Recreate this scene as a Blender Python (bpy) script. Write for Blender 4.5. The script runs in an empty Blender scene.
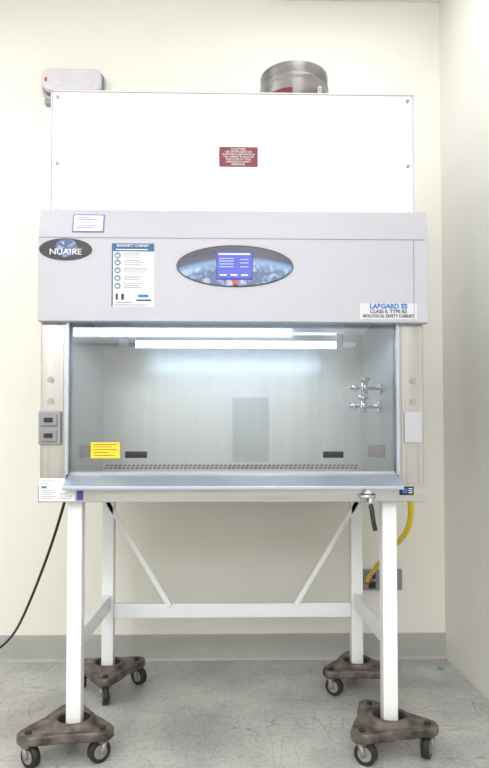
import bpy, bmesh, math, random
from mathutils import Vector, Matrix
random.seed(4)
S=bpy.context.scene
S.view_settings.view_transform='Standard'
COL=S.collection

# ---------------- materials ----------------
def srgb(c):
    return tuple(((v/255)/12.92 if v/255<=0.04045 else (((v/255)+0.055)/1.055)**2.4) for v in c)
def mat(name,c,rough=0.5,metal=0.0,var=0.04,scale=8,emit=0,bump=0,stretch=(1,1,1),spec=0.5):
    m=bpy.data.materials.new(name); m.use_nodes=True
    nt=m.node_tree; N=nt.nodes; L=nt.links
    b=N['Principled BSDF']; c=srgb(c)
    b.inputs['Roughness'].default_value=rough; b.inputs['Metallic'].default_value=metal
    b.inputs['Specular IOR Level'].default_value=spec
    tc=N.new('ShaderNodeTexCoord'); mp=N.new('ShaderNodeMapping'); mp.inputs['Scale'].default_value=stretch
    no=N.new('ShaderNodeTexNoise'); no.inputs['Scale'].default_value=scale; no.inputs['Detail'].default_value=5
    cr=N.new('ShaderNodeValToRGB')
    cr.color_ramp.elements[0].position=0.3; cr.color_ramp.elements[1].position=0.7
    cr.color_ramp.elements[0].color=tuple(max(0,v*(1-var*2)) for v in c)+(1,)
    cr.color_ramp.elements[1].color=tuple(min(1,v*(1+var)) for v in c)+(1,)
    L.new(tc.outputs['Object'],mp.inputs[0]); L.new(mp.outputs[0],no.inputs['Vector'])
    L.new(no.outputs['Fac'],cr.inputs[0]); L.new(cr.outputs[0],b.inputs['Base Color'])
    if bump:
        bp=N.new('ShaderNodeBump'); bp.inputs['Strength'].default_value=bump; bp.inputs['Distance'].default_value=0.002
        L.new(no.outputs['Fac'],bp.inputs['Height']); L.new(bp.outputs[0],b.inputs['Normal'])
    if emit:
        b.inputs['Emission Color'].default_value=c+(1,); b.inputs['Emission Strength'].default_value=emit
    return m
M={}
M['wall']=mat('wall_paint',(239,237,229),0.7,var=0.01,scale=3)
M['wallr']=mat('wall_paint_right',(242,241,237),0.7,var=0.01,scale=3)
M['ceil']=mat('ceiling_paint',(236,234,227),0.8,var=0.01)
M['base']=mat('vinyl_baseboard',(176,176,172),0.5,var=0.03)
M['white']=mat('white_enamel',(222,225,230),0.35,var=0.01)
M['leg']=mat('stand_enamel',(238,241,244),0.3,var=0.01)
M['grey']=mat('grey_enamel',(177,177,186),0.4,var=0.01)
M['greyd']=mat('grey_enamel_dark',(130,130,138),0.4,var=0.01)
M['steel']=mat('brushed_steel',(172,171,168),0.27,0.85,var=0.10,scale=1.5,stretch=(40,40,1))
M['steelh']=mat('brushed_steel_horizontal',(178,178,178),0.28,0.8,var=0.08,scale=1.5,stretch=(1,40,40))
M['inner']=mat('interior_steel',(168,166,161),0.36,0.55,var=0.03,scale=1.5,stretch=(20,20,1))
M['duct']=mat('duct_steel',(150,148,149),0.30,0.85,var=0.2,scale=7,stretch=(1,1,3))
M['chrome']=mat('chrome',(205,205,210),0.15,1.0,var=0.02)
M['sill']=mat('sill_metal',(172,183,200),0.30,0.45,var=0.03)
M['black']=mat('black_plastic',(22,22,24),0.4,var=0.05)
M['dark']=mat('dark_slot',(35,32,30),0.7,var=0.05)
M['maroon']=mat('maroon_sign',(115,16,30),0.4,var=0.02)
M['red']=mat('red_button',(200,35,30),0.4,var=0.02)
M['paper']=mat('label_paper',(228,230,233),0.5,var=0.01)
M['tag']=mat('class_label_silver',(202,203,210),0.4,var=0.01)
M['teal']=mat('teal_print',(30,88,135),0.5)
M['blue']=mat('blue_print',(25,105,190),0.5)
M['purple']=mat('purple_print',(70,65,150),0.5)
M['lav']=mat('lavender_print',(120,110,185),0.5)
M['textg']=mat('grey_print',(105,110,122),0.5)
M['textl']=mat('light_print',(135,142,158),0.5)
M['yellow']=mat('yellow_label',(235,205,40),0.5,var=0.02)
M['hose']=mat('yellow_hose_rubber',(235,205,15),0.4,var=0.02)
M['brown']=mat('brown_label',(125,100,95),0.5,var=0.1)
M['outlet']=mat('outlet_grey',(145,147,152),0.4,var=0.03)
M['ewhite']=mat('emergency_housing',(186,185,188),0.4,var=0.02)
M['iron']=mat('cast_iron',(112,104,98),0.5,0.3,var=0.4,scale=18,bump=0.4)
M['irond']=mat('dark_cast_iron',(60,53,48),0.7,0.2,var=0.3,scale=20,bump=0.4)
M['rubber']=mat('black_rubber',(36,34,34),0.6,var=0.1)
M['hub']=mat('caster_hub',(155,153,150),0.4,0.4,var=0.1)
M['lens']=mat('frosted_lens',(214,210,217),0.2,var=0.03)
M['lamp']=mat('fluorescent_tube',(200,226,255),0.3,emit=10)
M['screen']=mat('screen_blue',(45,52,170),0.3,emit=0.3,var=0.05)
M['screenl']=mat('screen_text',(190,200,250),0.3,emit=0.3)
M['green']=mat('teal_scrap',(90,170,160),0.6)
M['added_fill']=mat('fill_pane',(235,240,250),0.4,emit=1.0)  # glowing pane of the added light panel behind the camera
M['pane']=mat('dim_pane',(120,118,114),0.4)
M['edge']=mat('edge_gasket',(205,206,208),0.4)

def glassmat():
    m=bpy.data.materials.new('sash_glass'); m.use_nodes=True
    nt=m.node_tree; N=nt.nodes; L=nt.links; N.clear()
    o=N.new('ShaderNodeOutputMaterial'); mx=N.new('ShaderNodeMixShader')
    t=N.new('ShaderNodeBsdfTransparent'); t.inputs[0].default_value=(.965,.98,.99,1)
    g=N.new('ShaderNodeBsdfGlossy'); g.inputs['Roughness'].default_value=0.02
    lw=N.new('ShaderNodeFresnel'); lw.inputs['IOR'].default_value=1.75
    L.new(lw.outputs[0],mx.inputs[0]); L.new(t.outputs[0],mx.inputs[1]); L.new(g.outputs[0],mx.inputs[2])
    L.new(mx.outputs[0],o.inputs[0]); return m
M['glass']=glassmat()

def floormat():
    m=bpy.data.materials.new('vinyl_floor'); m.use_nodes=True
    nt=m.node_tree; N=nt.nodes; L=nt.links; b=N['Principled BSDF']; b.inputs['Roughness'].default_value=0.36
    tc=N.new('ShaderNodeTexCoord')
    def noise(s,d,stretch=(1,1,1),rot=0,dist=0,off=0):
        mp=N.new('ShaderNodeMapping'); mp.inputs['Scale'].default_value=stretch; mp.inputs['Rotation'].default_value=(0,0,rot); mp.inputs['Location'].default_value=(off,off*.7,0)
        n=N.new('ShaderNodeTexNoise'); n.inputs['Scale'].default_value=s; n.inputs['Detail'].default_value=d; n.inputs['Distortion'].default_value=dist
        L.new(tc.outputs['Object'],mp.inputs[0]); L.new(mp.outputs[0],n.inputs['Vector']); return n.outputs['Fac']
    def math_(op,a,bv):
        n=N.new('ShaderNodeMath'); n.operation=op
        for i,v in enumerate((a,bv)):
            if v is None: continue
            if isinstance(v,(int,float)): n.inputs[i].default_value=v
            else: L.new(v,n.inputs[i])
        return n.outputs[0]
    def ramp(v,p0,c0,p1,c1):
        r=N.new('ShaderNodeValToRGB'); e=r.color_ramp.elements
        e[0].position=p0; e[0].color=c0; e[1].position=p1; e[1].color=c1; L.new(v,r.inputs[0]); return r.outputs[0]
    base=ramp(noise(3.2,9),.34,srgb((166,166,165))+(1,),.64,srgb((201,201,199))+(1,))
    speck=ramp(noise(90,3),.36,(.78,.78,.78,1),.52,(1,1,1,1))
    tot=None
    for j,(s,st,ro,di,wd_) in enumerate(((2.0,(.6,6,1),.5,.05,.006),(2.0,(6,.6,1),-.35,.05,.006),(2.0,(6,.7,1),.95,.05,.006),(2.2,(.7,5,1),-.15,.08,.006),(4,(1,2,1),.8,.3,.006))):
        line=math_('ABSOLUTE',math_('SUBTRACT',noise(s,.5,st,ro,di,j*3.1),.5),None)
        mask=ramp(noise(3.4,3,rot=ro+1,off=j*1.7),.50,(0,0,0,1),.62,(1,1,1,1))
        l=ramp(line,.0,(1,1,1,1),wd_,(0,0,0,1))
        l=math_('MULTIPLY',l,mask)
        tot=l if tot is None else math_('MAXIMUM',tot,l)
    m1=N.new('ShaderNodeMix'); m1.data_type='RGBA'; m1.blend_type='MULTIPLY'; m1.inputs[0].default_value=1
    L.new(base,m1.inputs[6]); L.new(speck,m1.inputs[7])
    m2=N.new('ShaderNodeMix'); m2.data_type='RGBA'; m2.inputs[7].default_value=srgb((92,90,90))+(1,)
    L.new(math_('MULTIPLY',tot,.65),m2.inputs[0]); L.new(m1.outputs[2],m2.inputs[6])
    L.new(m2.outputs[2],b.inputs['Base Color']); return m
M['floor']=floormat()

def earthmat(cx,cz,R,name,ns=38):
    # printed space picture: planet limb seen below a dark sky (a flat printed decal)
    m=bpy.data.materials.new(name); m.use_nodes=True
    nt=m.node_tree; N=nt.nodes; L=nt.links; b=N['Principled BSDF']; b.inputs['Roughness'].default_value=.25
    g=N.new('ShaderNodeNewGeometry'); d=N.new('ShaderNodeVectorMath'); d.operation='DISTANCE'
    mp=N.new('ShaderNodeMapping'); mp.inputs['Scale'].default_value=(1,0,1)
    L.new(g.outputs['Position'],mp.inputs[0]); L.new(mp.outputs[0],d.inputs[0]); d.inputs[1].default_value=(cx,0,cz)
    sc=N.new('ShaderNodeMath'); sc.operation='DIVIDE'; L.new(d.outputs['Value'],sc.inputs[0]); sc.inputs[1].default_value=R
    r=N.new('ShaderNodeValToRGB'); e=r.color_ramp.elements
    e[0].position=0; e[0].color=srgb((30,60,115))+(1,); e[1].position=.97; e[1].color=srgb((16,16,28))+(1,)
    for p,c in ((.86,(38,70,122)),(.905,(100,138,180)),(.925,(30,36,70))):
        x=e.new(p); x.color=srgb(c)+(1,)
    L.new(sc.outputs[0],r.inputs[0])
    no=N.new('ShaderNodeTexNoise'); no.inputs['Scale'].default_value=ns; no.inputs['Detail'].default_value=7; no.inputs['Distortion'].default_value=.8; L.new(g.outputs['Position'],no.inputs['Vector'])
    cr=N.new('ShaderNodeValToRGB'); cr.color_ramp.elements[0].position=.48; cr.color_ramp.elements[1].position=.68
    L.new(no.outputs['Fac'],cr.inputs[0])
    lt=N.new('ShaderNodeMath'); lt.operation='LESS_THAN'; lt.inputs[1].default_value=.9; L.new(sc.outputs[0],lt.inputs[0])
    mu=N.new('ShaderNodeMath'); mu.operation='MULTIPLY'; L.new(lt.outputs[0],mu.inputs[0]); L.new(cr.outputs[0],mu.inputs[1])
    mx=N.new('ShaderNodeMix'); mx.data_type='RGBA'; mx.inputs[7].default_value=srgb((150,166,195))+(1,)
    L.new(mu.outputs[0],mx.inputs[0]); L.new(r.outputs[0],mx.inputs[6]); L.new(mx.outputs[2],b.inputs['Base Color'])
    return m

# ---------------- geometry helpers ----------------
def root(name,loc):
    e=bpy.data.objects.new(name,None); e.empty_display_size=.05; e.location=loc; COL.objects.link(e); return e
def finish(o,m,parent=None,bevel=0,smooth=False):
    COL.objects.link(o)
    if m is not None: o.data.materials.append(m)
    if smooth:
        for p in o.data.polygons: p.use_smooth=True
    if bevel:
        bv=o.modifiers.new('bevel','BEVEL'); bv.width=bevel; bv.segments=3; bv.limit_method='ANGLE'
        for p in o.data.polygons: p.use_smooth=True
        wn=o.modifiers.new('wn','WEIGHTED_NORMAL'); wn.keep_sharp=True
    if parent is not None:
        o.parent=parent; o.matrix_parent_inverse=Matrix.Translation(-Vector(parent.location))
    return o
def boxes(name,lst,m,parent=None,bevel=0):
    me=bpy.data.meshes.new(name); bm=bmesh.new()
    c=Vector(((lst[0][0]+lst[0][1])/2,(lst[0][2]+lst[0][3])/2,(lst[0][4]+lst[0][5])/2))
    for (x0,x1,y0,y1,z0,z1) in lst:
        v=[bm.verts.new(Vector((x,y,z))-c) for x in (x0,x1) for y in (y0,y1) for z in (z0,z1)]
        for f in ((0,1,3,2),(4,6,7,5),(0,4,5,1),(2,3,7,6),(0,2,6,4),(1,5,7,3)):
            bm.faces.new([v[i] for i in f])
    bmesh.ops.recalc_face_normals(bm,faces=bm.faces); bm.to_mesh(me); bm.free()
    o=bpy.data.objects.new(name,me); o.location=c
    return finish(o,m,parent,bevel)
def box(name,x0,x1,y0,y1,z0,z1,m,parent=None,bevel=0):
    return boxes(name,[(x0,x1,y0,y1,z0,z1)],m,parent,bevel)
def prism(name,prof,x0,x1,m,parent=None,bevel=0):
    me=bpy.data.meshes.new(name); bm=bmesh.new()
    a=[bm.verts.new((x0,y,z)) for y,z in prof]; b=[bm.verts.new((x1,y,z)) for y,z in prof]
    bm.faces.new(a); bm.faces.new(b[::-1]); n=len(prof)
    for i in range(n): bm.faces.new((a[i],a[(i+1)%n],b[(i+1)%n],b[i]))
    bmesh.ops.recalc_face_normals(bm,faces=bm.faces); bm.to_mesh(me); bm.free()
    return finish(bpy.data.objects.new(name,me),m,parent,bevel)
def poly_y(name,pts,y0,y1,m,parent=None,bevel=0):
    # outline in XZ extruded along Y
    me=bpy.data.meshes.new(name); bm=bmesh.new()
    a=[bm.verts.new((x,y0,z)) for x,z in pts]; b=[bm.verts.new((x,y1,z)) for x,z in pts]
    bm.faces.new(a); bm.faces.new(b[::-1]); n=len(pts)
    for i in range(n): bm.faces.new((a[i],a[(i+1)%n],b[(i+1)%n],b[i]))
    bmesh.ops.recalc_face_normals(bm,faces=bm.faces); bm.to_mesh(me); bm.free()
    return finish(bpy.data.objects.new(name,me),m,parent,bevel)
def ell(cx,cz,rx,rz,n=64): return [(cx+rx*math.cos(2*math.pi*i/n),cz+rz*math.sin(2*math.pi*i/n)) for i in range(n)]
def rrect(x0,x1,z0,z1,r,n=8):
    p=[]
    for cx,cz,a in ((x1-r,z1-r,0),(x0+r,z1-r,90),(x0+r,z0+r,180),(x1-r,z0+r,270)):
        for i in range(n+1):
            t=math.radians(a+90*i/n); p.append((cx+r*math.cos(t),cz+r*math.sin(t)))
    return p
def cyl(name,p0,p1,r,m,parent=None,n=24,r2=None,bevel=0):
    p0=Vector(p0); p1=Vector(p1); d=p1-p0
    me=bpy.data.meshes.new(name); bm=bmesh.new()
    bmesh.ops.create_cone(bm,cap_ends=True,segments=n,radius1=r,radius2=r if r2 is None else r2,depth=d.length)
    for f in bm.faces: f.smooth=len(f.verts)==4
    bm.to_mesh(me); bm.free()
    o=bpy.data.objects.new(name,me); o.location=(p0+p1)/2
    o.rotation_euler=d.to_track_quat('Z','Y').to_euler()
    finish(o,m,parent)
    return o
def tube(name,pts,r,m,parent=None):
    cu=bpy.data.curves.new(name,'CURVE'); cu.dimensions='3D'; cu.bevel_depth=r; cu.bevel_resolution=4; cu.resolution_u=12; cu.use_fill_caps=True
    sp=cu.splines.new('NURBS'); sp.points.add(len(pts)-1)
    for i,p in enumerate(pts): sp.points[i].co=(*p,1)
    sp.use_endpoint_u=True; sp.order_u=4
    o=bpy.data.objects.new(name,cu); return finish(o,m,parent)
def text(name,body,size,x,y,z,m,parent,align='CENTER',sx=1.0,bold=0.0):
    cu=bpy.data.curves.new(name,'FONT'); cu.body=body; cu.size=size; cu.align_x=align; cu.align_y='CENTER'; cu.extrude=0.0003; cu.offset=bold
    o=bpy.data.objects.new(name,cu); o.location=(x,y,z); o.rotation_euler=(math.radians(90),0,0); o.scale=(sx,1,1)
    return finish(o,m,parent)
def beam(name,p0,p1,w,d,m,parent):
    p0=Vector(p0); p1=Vector(p1); v=p1-p0; L=v.length
    me=bpy.data.meshes.new(name); bm=bmesh.new(); bmesh.ops.create_cube(bm,size=1)
    for q in bm.verts: q.co=Vector((q.co.x*w,q.co.y*d,q.co.z*L))
    bm.to_mesh(me); bm.free()
    o=bpy.data.objects.new(name,me); o.location=(p0+p1)/2
    o.rotation_euler=(0,math.atan2(v.x,v.z),0)
    return finish(o,m,parent,0.002)

# ---------------- room ----------------
WY=3.29; RX=1.105; LX=-2.4; FY=-3.2; CH=3.43
box('floor',LX-.1,RX+.1,FY-.1,WY+.1,-.1,0,M['floor'])
box('ceiling',LX-.1,RX+.1,FY-.1,WY+.1,CH,CH+.1,M['ceil'])
box('wall_back',LX-.1,RX+.1,WY,WY+.1,0,CH,M['wall'])
box('wall_right',RX,RX+.1,FY,WY,0,CH,M['wallr'])
box('wall_left',LX-.1,LX,FY,WY,0,CH,M['wall'])
box('wall_front',LX,RX,FY-.1,FY,0,CH,M['wall'])
prism('baseboard_back',[(WY,0),(WY-.014,0),(WY-.006,.012),(WY-.004,.125),(WY-.001,.13),(WY,.13)],LX,RX,M['base'])
# opening on the wall behind the viewer (seen mirrored in the sash)
w=root('window_1',(.25,FY+.02,1.3))
box('pane',.03,.47,FY,FY+.015,.92,1.7,M['pane'],w)
boxes('frame',[(-.01,.03,FY,FY+.03,.88,1.74),(.47,.51,FY,FY+.03,.88,1.74),(.03,.47,FY,FY+.03,.88,.92),(.03,.47,FY,FY+.03,1.7,1.74)],M['leg'],w)
w2=root('added_light_panel',(-.65,FY+.02,2.8))  # unseen panel, added only to throw light low into the room
box('pane',-2.1,.8,FY,FY+.015,2.4,3.2,M['added_fill'],w2)
boxes('frame',[(-2.15,-2.1,FY,FY+.04,2.35,3.25),(.8,.85,FY,FY+.04,2.35,3.25),(-2.1,.8,FY,FY+.04,2.35,2.4),(-2.1,.8,FY,FY+.04,3.2,3.25)],M['leg'],w2)

# ---------------- cabinet ----------------
XL,XR=-.66,.677
cab=root('biological_safety_cabinet',(0,2.6,.885))
YF=2.24; YB=3.05
IL,IR=-.568,.592
HT=2.402
box('upper_housing',XL-.004,XR+.012,2.36,YB,1.60,HT,M['white'],cab,.004)
boxes('housing_edge_strips',[(XL-.007,XL-.003,2.356,2.362,1.91,HT+.002),(XR+.011,XR+.015,2.356,2.362,1.91,HT+.002),(XL-.007,XR+.015,2.356,2.362,HT-.002,HT+.003)],M['edge'],cab)
# side columns
box('side_column_1',XL,IL,YF,YB,.885,1.60,M['steel'],cab,.003)
box('side_column_2',IR,XR+.006,YF,YB,.885,1.60,M['steel'],cab,.003)
box('interior_back',IL,IR,2.86,YB,.885,1.60,M['inner'],cab)
boxes('interior_side_liners',[(IL,IL+.003,2.29,2.86,.965,1.585),(IR-.003,IR,2.29,2.86,.965,1.585)],M['inner'],cab)
box('interior_ceiling',IL,IR,2.30,2.86,1.585,1.60,M['white'],cab)
box('work_surface',IL,IR,YF,2.86,.885,.965,M['inner'],cab)
# control head
prism('control_head',[(2.205,1.509),(2.205,1.80),(2.232,1.908),(2.42,1.908),(2.42,1.60),(2.30,1.60),(2.30,1.545),(2.24,1.509)],XL-.003,XR+.016,M['grey'],cab,.003)
boxes('head_seams',[(.641,.643,2.2035,2.206,1.513,1.80),(XL,XR,2.2040,2.2055,1.799,1.8015)],M['greyd'],cab)
# lower band and sill
box('lower_band',XL,XR+.006,2.222,2.24,.885,.945,M['steelh'],cab,.002)
prism('armrest_sill',[(2.175,.930),(2.175,.942),(2.262,.984),(2.285,.984),(2.285,.965),(2.24,.945),(2.222,.930)],-.566,.594,M['sill'],cab,.002)
boxes('column_edge_trim',[(IL-.002,IL+.006,2.232,2.25,.98,1.513),(IR-.006,IR+.002,2.232,2.25,.98,1.513)],M['sill'],cab)
boxes('column_seams',[(IL-.013,IL-.0115,2.2385,2.2405,.945,1.513),(IR+.0115,IR+.013,2.2385,2.2405,.945,1.513)],M['greyd'],cab)
# sash
box('sash_glass',IL+.008,IR-.008,2.262,2.267,.985,1.55,M['glass'],cab)
boxes('sash_rail',[(IL+.008,IR-.008,2.258,2.271,.982,.989)],M['steelh'],cab)
for i,(a,b) in enumerate(((-.367,-.292),(.330,.400))):
    boxes('sash_handle_%d'%(i+1),[(a,b,2.248,2.262,1.037,1.044),(a,b,2.254,2.262,1.044,1.060),(a,a+.006,2.248,2.262,1.037,1.06),(b-.006,b,2.248,2.262,1.037,1.06)],M['black'],cab,.001)
# yellow label on glass
box('yellow_label',-.489,-.387,2.2605,2.262,1.036,1.092,M['yellow'],cab)
boxes('yellow_label_print',[(-.48,-.396+dx,2.2598,2.2605,z,z+.0018) for z,dx in ((1.045,-.01),(1.055,-.03),(1.065,0),(1.075,-.02),(1.083,0))],M['black'],cab)
# rear grille
sl=[]
n=58
for r_ in range(2):
    for i in range(n):
        x=IL+.012+(IR-IL-.03)*i/n+(.005 if r_ else 0); z=.982+r_*.011
        sl.append((x,x+.013,2.857,2.861,z,z+.0065))
boxes('rear_grille_slots',sl,M['dark'],cab)
# lamp
boxes('lamp_fixture',[(-.42,.47,2.60,2.66,1.545,1.585)],M['white'],cab,.004)
cyl('lamp_tube',(-.385,2.63,1.50),(.435,2.63,1.50),.0145,M['lamp'],cab)
boxes('lamp_sockets',[(-.415,-.385,2.612,2.648,1.475,1.55),(.435,.465,2.612,2.648,1.475,1.55)],M['chrome'],cab,.004)
boxes('lamp_brackets',[(-.455,-.415,2.62,2.64,1.49,1.52),(.465,.52,2.62,2.64,1.49,1.51)],M['white'],cab,.002)
# valves
for i,z in enumerate((1.305,1.235)):
    Y=2.48+.02*i
    cyl('valve_%d_stem'%(i+1),(IR-.003,Y,z),(.475,Y,z),.008,M['chrome'],cab)
    cyl('valve_%d_flange'%(i+1),(IR-.003,Y,z),(IR-.012,Y,z),.02,M['chrome'],cab)
    cyl('valve_%d_body'%(i+1),(.525,Y,z-.022),(.525,Y,z+.03),.012,M['chrome'],cab)
    cyl('valve_%d_handle'%(i+1),(.505,Y,z+.036),(.545,Y,z+.036),.007,M['chrome'],cab)
    cyl('valve_%d_nozzle'%(i+1),(.475,Y,z),(.455,Y,z),.006,M['chrome'],cab,r2=.004)
    cyl('valve_%d_nut'%(i+1),(.495,Y,z),(.481,Y,z),.013,M['chrome'],cab,n=6)
# interior hazard labels
boxes('interior_label_1',[(IL+.003,IL+.0045,2.42,2.72,1.035,1.085)],M['brown'],cab)
boxes('interior_label_2',[(IR-.0045,IR-.003,2.42,2.72,1.035,1.085)],M['brown'],cab)
# column fittings
box('outlet_plate',-.662,-.586,2.222,2.24,1.083,1.20,M['outlet'],cab,.004)
boxes('outlet_covers',[(-.654,-.596,2.214,2.223,1.147,1.19),(-.654,-.596,2.214,2.223,1.093,1.136)],M['greyd'],cab,.004)
boxes('outlet_sockets',[(-.64,-.61,2.2125,2.2145,1.16,1.176),(-.64,-.61,2.2125,2.2145,1.106,1.122)],M['dark'],cab)
box('blank_plate',.613,.675,2.23,2.24,1.09,1.20,M['grey'],cab,.003)
for i,(x,z) in enumerate(((-.625,1.31),(-.625,1.235),(.645,1.31),(.645,1.235))):
    cyl('column_plug_%d'%(i+1),(x,2.241,z),(x,2.234,z),.010,M['hub'],cab)
sc=[(-.642,2.379),(.668,2.379),(-.642,2.13),(.668,2.13),(-.642,1.95),(.668,1.95)]
for i,(x,z) in enumerate(sc):
    cyl('panel_screw_%d'%(i+1),(x,2.361,z),(x,2.354,z),.006,M['hub'],cab,n=12)
# lower band labels
box('rating_label',-.655,-.568,2.2205,2.222,.889,.968,M['paper'],cab)
box('rating_label_lower',-.568,-.533,2.2205,2.222,.889,.928,M['paper'],cab)
boxes('rating_label_print',[(-.648,-.648+dx,2.2198,2.2206,z,z+.0015) for z,dx in ((.897,.04),(.904,.05),(.911,.035),(.918,.05),(.925,.045),(.948,.03),(.958,.05))]+[(-.588,-.588+dx,2.2198,2.2206,z,z+.0015) for z,dx in ((.898,.04),(.906,.045),(.914,.03))]+[(-.648,-.63,2.2198,2.2206,.933,.941)],M['textg'],cab)
box('purple_sticker',-.527,-.505,2.2205,2.222,.892,.925,M['purple'],cab)
box('small_label',.59,.64,2.2205,2.222,.908,.938,M['black'],cab)
boxes('small_label_band',[(.60,.618,2.2198,2.2206,.915,.931)],M['blue'],cab)
boxes('small_label_text',[(.622,.635,2.2198,2.2206,z,z+.003) for z in (.915,.922,.929)],M['paper'],cab)
# drain valve
cyl('drain_body',(.475,2.20,.915),(.475,2.222,.915),.014,M['chrome'],cab,n=6)
cyl('drain_cross',(.45,2.205,.905),(.50,2.205,.905),.010,M['chrome'],cab)
cyl('drain_drop',(.485,2.205,.905),(.485,2.205,.865),.008,M['chrome'],cab)
tube('drain_lever',[(.485,2.20,.875),(.488,2.19,.855),(.488,2.185,.82),(.497,2.185,.79)],.008,M['black'],cab)
# oval display decal
HX,HZ=.017,1.703; FYH=2.205
poly_y('display_border',ell(HX,HZ,.203,.073),FYH-.003,FYH,M['black'],cab)
poly_y('display_picture',ell(HX,HZ,.199,.069),FYH-.004,FYH-.003,earthmat(HX+.02,HZ-.615,.70,'space_picture'),cab)
box('display_screen_bezel',-.048,.079,FYH-.0055,FYH-.004,1.655,1.754,M['purple'],cab)
box('display_screen',-.044,.075,FYH-.007,FYH-.0055,1.659,1.750,M['screen'],cab)
boxes('display_rows',[(-.038,.012,FYH-.008,FYH-.007,z,z+.002) for z in (1.698,1.708,1.718,1.727)]+[(.035,.064,FYH-.008,FYH-.007,z,z+.002) for z in (1.698,1.712,1.724)]+[(-.04,.07,FYH-.008,FYH-.007,1.741,1.746)]+[(-.036+.037*k,-.012+.037*k,FYH-.008,FYH-.007,1.668,1.673) for k in range(3)],M['screenl'],cab)
cyl('display_button',(.017,FYH-.004,1.643),(.017,FYH-.011,1.643),.0085,M['red'],cab)
# oval badge
poly_y('badge_oval',ell(-.568,1.758,.091,.038),FYH-.003,FYH,M['black'],cab)
poly_y('badge_globe',ell(-.565,1.762,.038,.032),FYH-.004,FYH-.003,earthmat(-.565,1.70,.12,'globe_picture',60),cab)
text('badge_text','NUAIRE',.029,-.568,FYH-.0045,1.748,M['paper'],cab,sx=1.1)
# label on sloping part
lab=box('calibration_label',-.055,.055,-.001,.001,-.035,.035,M['lav'],cab)
lab2=box('calibration_label_face',-.050,.050,-.0018,-.001,-.030,.030,M['paper'],cab)
lab3=boxes('calibration_label_print',[(-.04,-.04+dx,-.0024,-.0018,z,z+.003) for z,dx in ((-.02,.06),(-.01,.07),(.002,.05),(.012,.075),(.021,.04))],M['lav'],cab)
for l in (lab,lab2,lab3):
    off=l.location.copy(); R=Matrix.Rotation(-math.atan2(.027,.108),4,'X')
    l.rotation_euler=R.to_euler(); l.location=Vector((-.493,2.2170,1.854))+R.to_3x3()@off
# model plate text
box('class_label',.452,.652,FYH-.0012,FYH,1.520,1.576,M['tag'],cab)
text('class_text_1','LABGARD ES',.023,.552,FYH-.0016,1.565,M['blue'],cab,sx=1.0,bold=.0010)
text('class_text_2','CLASS II, TYPE B2',.017,.552,FYH-.0016,1.547,M['black'],cab,bold=.0004)
text('class_text_3','BIOLOGICAL SAFETY CABINET',.0150,.552,FYH-.0016,1.531,M['black'],cab,sx=.87,bold=.0004)

# poster
po=root('instruction_poster',(-.337,FYH-.001,1.56))
box('sheet',-.409,-.263,FYH-.0015,FYH,1.560,1.780,M['paper'],po)
box('header',-.409,-.263,FYH-.0022,FYH-.0015,1.752,1.780,M['teal'],po)
text('heading','BIOSAFETY CABINET',.012,-.336,FYH-.0026,1.772,M['paper'],po)
boxes('heading_line',[(-.395,-.285,FYH-.0026,FYH-.0022,1.757,1.760)],M['paper'],po)
boxes('side_strip',[(-.409,-.4045,FYH-.0022,FYH-.0015,1.56,1.752)],M['teal'],po)
boxes('text_lines',[(-.368,-.368+random.uniform(.05,.09),FYH-.0022,FYH-.0015,z+dz,z+dz+.0028) for z in (1.625,1.652,1.679,1.706,1.731) for dz in (0,.007,.013)],M['textl'],po)
for i,z in enumerate((1.632,1.659,1.686,1.713,1.738)):
    poly_y('icon_%d'%(i+1),ell(-.389,z,.012,.012,20),FYH-.0022,FYH-.0015,M['textl'],po)
    boxes('icon_mark_%d'%(i+1),[(-.394,-.385,FYH-.0028,FYH-.0022,z-.004,z+.002)],M['paper'],po)
boxes('footer_logo',[(-.318,-.282,FYH-.0022,FYH-.0015,1.592,1.602)],M['blue'],po)
boxes('footer_dark',[(-.395,-.387,FYH-.0022,FYH-.0015,1.583,1.605),(-.376,-.366,FYH-.0022,FYH-.0015,1.583,1.605),(-.325,-.272,FYH-.0022,FYH-.0015,1.579,1.585)],M['black'],po)
boxes('footer_text',[(-.40,-.285,FYH-.0022,FYH-.0015,1.564,1.567),(-.395,-.34,FYH-.0022,FYH-.0015,1.573,1.576)],M['textg'],po)

# maroon sign
sg=root('warning_sign',(.031,2.36,2.125))
poly_y('plate',rrect(-.041,.103,2.123,2.197,.004),2.358,2.360,M['maroon'],sg)
for i,(t,s) in enumerate((('CAUTION',.012),('USE OF EXPLOSIVE OR',.010),('FLAMMABLE SUBSTANCES IN',.0095),('THIS CABINET SHOULD BE',.0095),('EVALUATED BY YOUR',.0095),('APPROPRIATE SAFETY',.0095),('PERSONNEL',.0095))):
    text('sign_line_%d'%(i+1),t,s,.031,2.3575,2.188-.0095*i,M['paper'],sg)

# exhaust duct
du=root('exhaust_duct',(.285,2.85,HT))
me=bpy.data.meshes.new('duct_pipe'); bm=bmesh.new(); n=96
rings=[(.153,HT),(.153,2.67),(.156,2.675),(.156,2.687),(.153,2.692),(.153,2.742),(.149,2.742),(.149,HT+.01),(.149,HT)]
vr=[[bm.verts.new((.289+r*math.cos(2*math.pi*i/n),2.85+r*math.sin(2*math.pi*i/n),z)) for i in range(n)] for r,z in rings]
vr[-1]=vr[0]
for a,b in zip(vr,vr[1:]):
    for i in range(n): bm.faces.new((a[i],a[(i+1)%n],b[(i+1)%n],b[i]))
for v in [v for v in bm.verts if not v.link_faces]: bm.verts.remove(v)
bmesh.ops.recalc_face_normals(bm,faces=bm.faces); bm.to_mesh(me); bm.free()
finish(bpy.data.objects.new('duct_pipe',me),M['duct'],du,smooth=False)
boxes('duct_clamp_lug',[(.375,.395,2.70,2.74,2.60,2.63)],M['chrome'],du,.003)
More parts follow.
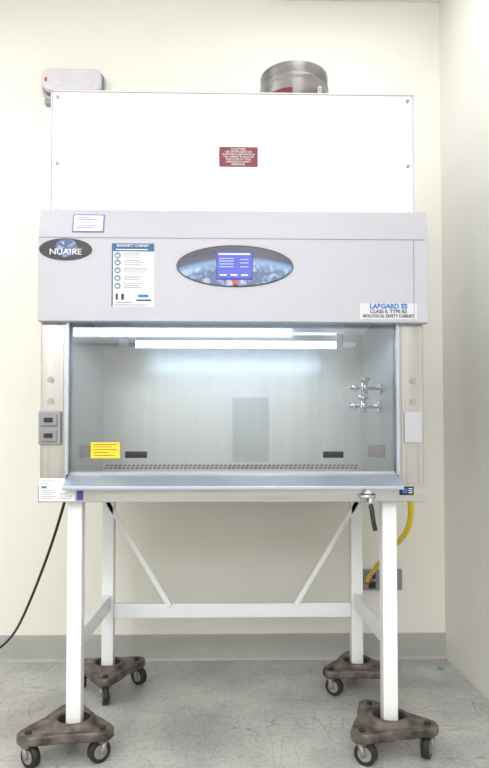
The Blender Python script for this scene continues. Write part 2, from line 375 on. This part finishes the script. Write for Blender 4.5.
# curved red label on duct
me=bpy.data.meshes.new('duct_label'); bm=bmesh.new(); prev=None
for i in range(9):
    t=math.radians(222+i*5); x=.289+.1545*math.cos(t); y=2.85+.1545*math.sin(t)
    c=(bm.verts.new((x,y,2.52)),bm.verts.new((x,y,2.625)))
    if prev: bm.faces.new((prev[0],c[0],c[1],prev[1]))
    prev=c
bm.to_mesh(me); bm.free(); finish(bpy.data.objects.new('duct_label',me),M['maroon'],du)

# ---------------- stand ----------------
st=root('cabinet_stand',(0,2.6,.09))
LB=.0885
FLX=-.545
for i,(x,y) in enumerate(((FLX,2.295),(.567,2.295),(-.540,2.885),(.567,2.885))):
    box('leg_%d'%(i+1),x-.026,x+.026,y-.026,y+.026,LB,.885,M['leg'],st,.004)
box('rear_crossbar',-.514,.541,2.87,2.90,.320,.383,M['leg'],st,.003)
box('side_bar_1',-.555,-.525,2.321,2.859,.360,.425,M['leg'],st,.003)
box('side_bar_2',.552,.582,2.321,2.859,.360,.425,M['leg'],st,.003)
beam('brace_1',(-.543,2.862,.835),(-.265,2.862,.372),.022,.006,M['leg'],st)
beam('brace_2',(.57,2.862,.835),(.29,2.862,.372),.022,.006,M['leg'],st)
box('top_frame_rear',-.514,.541,2.87,2.90,.845,.885,M['leg'],st,.002)

# ---------------- dollies ----------------
def dolly(cx,cy,ph,ang,lx,name='wheeled_dolly'):
    r0=root(name,(cx,cy,0)); n=120
    me=bpy.data.meshes.new('deck'); bm=bmesh.new()
    RC,rc=.140,.040
    def out(t,k):
        s=2*math.pi/3; ph_=(t-ph+s/2)%s-s/2; a=abs(ph_)
        if a<math.atan2(rc*math.sin(s/2),RC+rc*math.cos(s/2)):
            r=RC*math.cos(a)+math.sqrt(max(0,rc*rc-(RC*math.sin(a))**2))
        else: r=(RC*.5+rc)/math.cos(s/2-a)
        return r*(1-.09*(a/(s/2))**2)*k
    loops=[]
    defs=[('o',.85,.078),('o',.97,.078),('o',1,.084),('o',1,.106),('o',.98,.111),('o',.90,.108),('c',.076,.108),('c',.072,.124),('c',.068,.128),('c',.060,.128),('c',.056,.123),('c',.054,.088),('c',.002,.087)]
    for k,v,z in defs:
        lp=[]
        for i in range(n):
            t=2*math.pi*i/n; r=out(t,v) if k=='o' else v
            dx=(lx-cx)*.9 if k=='c' else 0
            lp.append(bm.verts.new((cx+dx+r*math.cos(t),cy+r*math.sin(t),z)))
        loops.append(lp)
    for j,(a,b) in enumerate(zip(loops,loops[1:])):
        for i in range(n):
            f=bm.faces.new((a[i],a[(i+1)%n],b[(i+1)%n],b[i])); f.material_index=1 if j>=10 else 0
    f=bm.faces.new(loops[-1]); f.material_index=1
    bm.faces.new(loops[0][::-1])
    bmesh.ops.recalc_face_normals(bm,faces=bm.faces); bm.to_mesh(me); bm.free()
    finish(bpy.data.objects.new('deck',me),M['iron'],r0)
    me.materials.append(M['irond'])
    for p in me.polygons: p.use_smooth=True
    for k in range(3):
        t=ph+k*2*math.pi/3; R=.142
        x=cx+R*math.cos(t); y=cy+R*math.sin(t)
        cyl('bolt_%d'%k,(x,y,.106),(x,y,.116),.012,M['irond'],r0,n=6)
        cyl('swivel_%d'%k,(x,y,.068),(x,y,.079),.024,M['hub'],r0)
        a=ang[k]
        ax=Vector((math.cos(a),math.sin(a),0)); fw=Vector((ax.y,-ax.x,0))*.014
        c=Vector((x,y,.038))+fw
        cyl('wheel_%d'%k,c-ax*.013,c+ax*.013,.038,M['rubber'],r0,n=36)
        cyl('wheel_hub_%d'%k,c-ax*.0145,c+ax*.0145,.024,M['hub'],r0)
        cyl('axle_%d'%k,c-ax*.021,c+ax*.021,.006,M['hub'],r0,n=12)
        for s,sg_ in ((-1,'a'),(1,'b')):
            p=c+ax*.018*s
            cyl('fork_%d%s'%(k,sg_),p+Vector((0,0,-.006)),Vector((x,y,.072))+ax*.018*s,.009,M['hub'],r0,n=12)
    return r0
rad=math.radians
dolly(-.568,2.295,rad(98),(.3,.9,-.9),FLX); dolly(.555,2.295,rad(102),(.3,1.0,-.5),.567,'wheeled_dolly.001')
dolly(-.540,2.885,rad(36),(.9,.4,.3),-.540,'wheeled_dolly.002'); dolly(.570,2.885,rad(88),(.2,.9,-.4),.567,'wheeled_dolly.003')

# ---------------- wall things ----------------
em=root('emergency_light',(-.79,WY,2.84))
poly_y('housing',rrect(-.965,-.645,2.865,3.01,.045),WY-.035,WY,M['ewhite'],em,.006)
poly_y('lens_seam',rrect(-.962,-.648,2.881,3.008,.042),WY-.045,WY-.035,M['greyd'],em)
poly_y('lens_cover',rrect(-.955,-.655,2.887,3.002,.036),WY-.085,WY-.045,M['lens'],em,.012)
for i,x in enumerate((-.88,-.73)):
    cyl('lamp_rim_%d'%i,(x,WY-.084,2.945),(x,WY-.0865,2.945),.036,M['lens'],em)
boxes('red_indicator',[(-.938,-.928,WY-.089,WY-.084,2.932,2.950)],M['red'],em)
boxes('bracket',[(-.955,-.915,WY-.03,WY,2.845,2.87)],M['outlet'],em,.003)

ou=root('wall_outlet',(.78,WY,.34))
box('plate',.68,.88,WY-.02,WY,.350,.455,M['outlet'],ou,.004)
for i,x in enumerate((.725,.835)):
    boxes('socket_%d'%i,[(x-.018,x+.018,WY-.024,WY-.019,z,z+.034) for z in (.36,.41)],M['dark'],ou,.003)

ho=root('air_hose',(.67,2.35,.88))
tube('hose',[(.665,2.36,.887),(.68,2.38,.83),(.692,2.48,.755),(.695,2.62,.69),(.69,2.85,.60),(.68,3.02,.50),(.675,3.15,.43),(.69,3.22,.405)],.011,M['hose'],ho)
cyl('hose_coupling',(.685,3.20,.41),(.71,3.268,.40),.014,M['red'],ho)
pc=root('power_cord',(-.62,2.5,.88))
tube('cord',[(-.615,2.42,.888),(-.63,2.43,.84),(-.68,2.50,.72),(-.80,2.68,.50),(-.90,2.82,.33),(-1.00,2.98,.20),(-1.12,3.05,.10),(-1.35,3.08,.008),(-1.6,3.08,.008)],.0055,M['black'],pc)
scp=root('paper_scrap',(1.03,3.13,0))
poly=poly_y('scrap_piece',[(1.01,0.001),(1.045,.001),(1.04,.006),(1.02,.008)],3.12,3.14,M['green'],scp)

# ---------------- lights ----------------
def area(name,loc,sx,sy,e,c,rot=(0,0,0),parent=None):
    l=bpy.data.lights.new(name,'AREA'); l.shape='RECTANGLE'; l.size=sx; l.size_y=sy; l.energy=e; l.color=c
    o=bpy.data.objects.new(name,l); o.location=loc; o.rotation_euler=rot; COL.objects.link(o)
    if parent: o.parent=parent; o.matrix_parent_inverse=Matrix.Translation(-Vector(parent.location))
k=0
for x,y,e in ((-1.3,-1.9,36),(.3,-1.9,36),(-1.3,.1,20),(.3,.1,17),(-1.5,1.9,13),(.45,2.3,9)):
    r_=root('ceiling_light' if k==0 else 'ceiling_light.%03d'%k,(x,y,CH)); k+=1
    box('housing',x-.32,x+.32,y-.62,y+.62,CH-.05,CH,M['leg'],r_)
    area('lamp',(x,y,CH-.06),.58,1.16,e,(1,.994,.98),parent=r_)
area('added_fill',(-.65,FY+.05,2.8),2.8,.75,50,(.97,.985,1),rot=(math.radians(90),0,0),parent=w2)  # added fill light, brightens the wall and legs below the cabinet
area('lamp_glow',(.025,2.63,1.478),.80,.03,3.6,(.60,.79,1),parent=cab)

wd=bpy.data.worlds.new('world'); S.world=wd; wd.use_nodes=True
wd.node_tree.nodes['Background'].inputs[0].default_value=(1,1,1,1); wd.node_tree.nodes['Background'].inputs[1].default_value=.3

# ---------------- camera ----------------
cd=bpy.data.cameras.new('camera'); cd.lens=30; cd.sensor_width=36; cd.sensor_fit='AUTO'
cam=bpy.data.objects.new('camera',cd); COL.objects.link(cam); cam.location=(0,0,1.065)
pitch=1.8
cam.rotation_euler=(rad(90+pitch),0,rad(-1.3))
cd.shift_y=(66-640*math.tan(rad(pitch)))/768
S.camera=cam
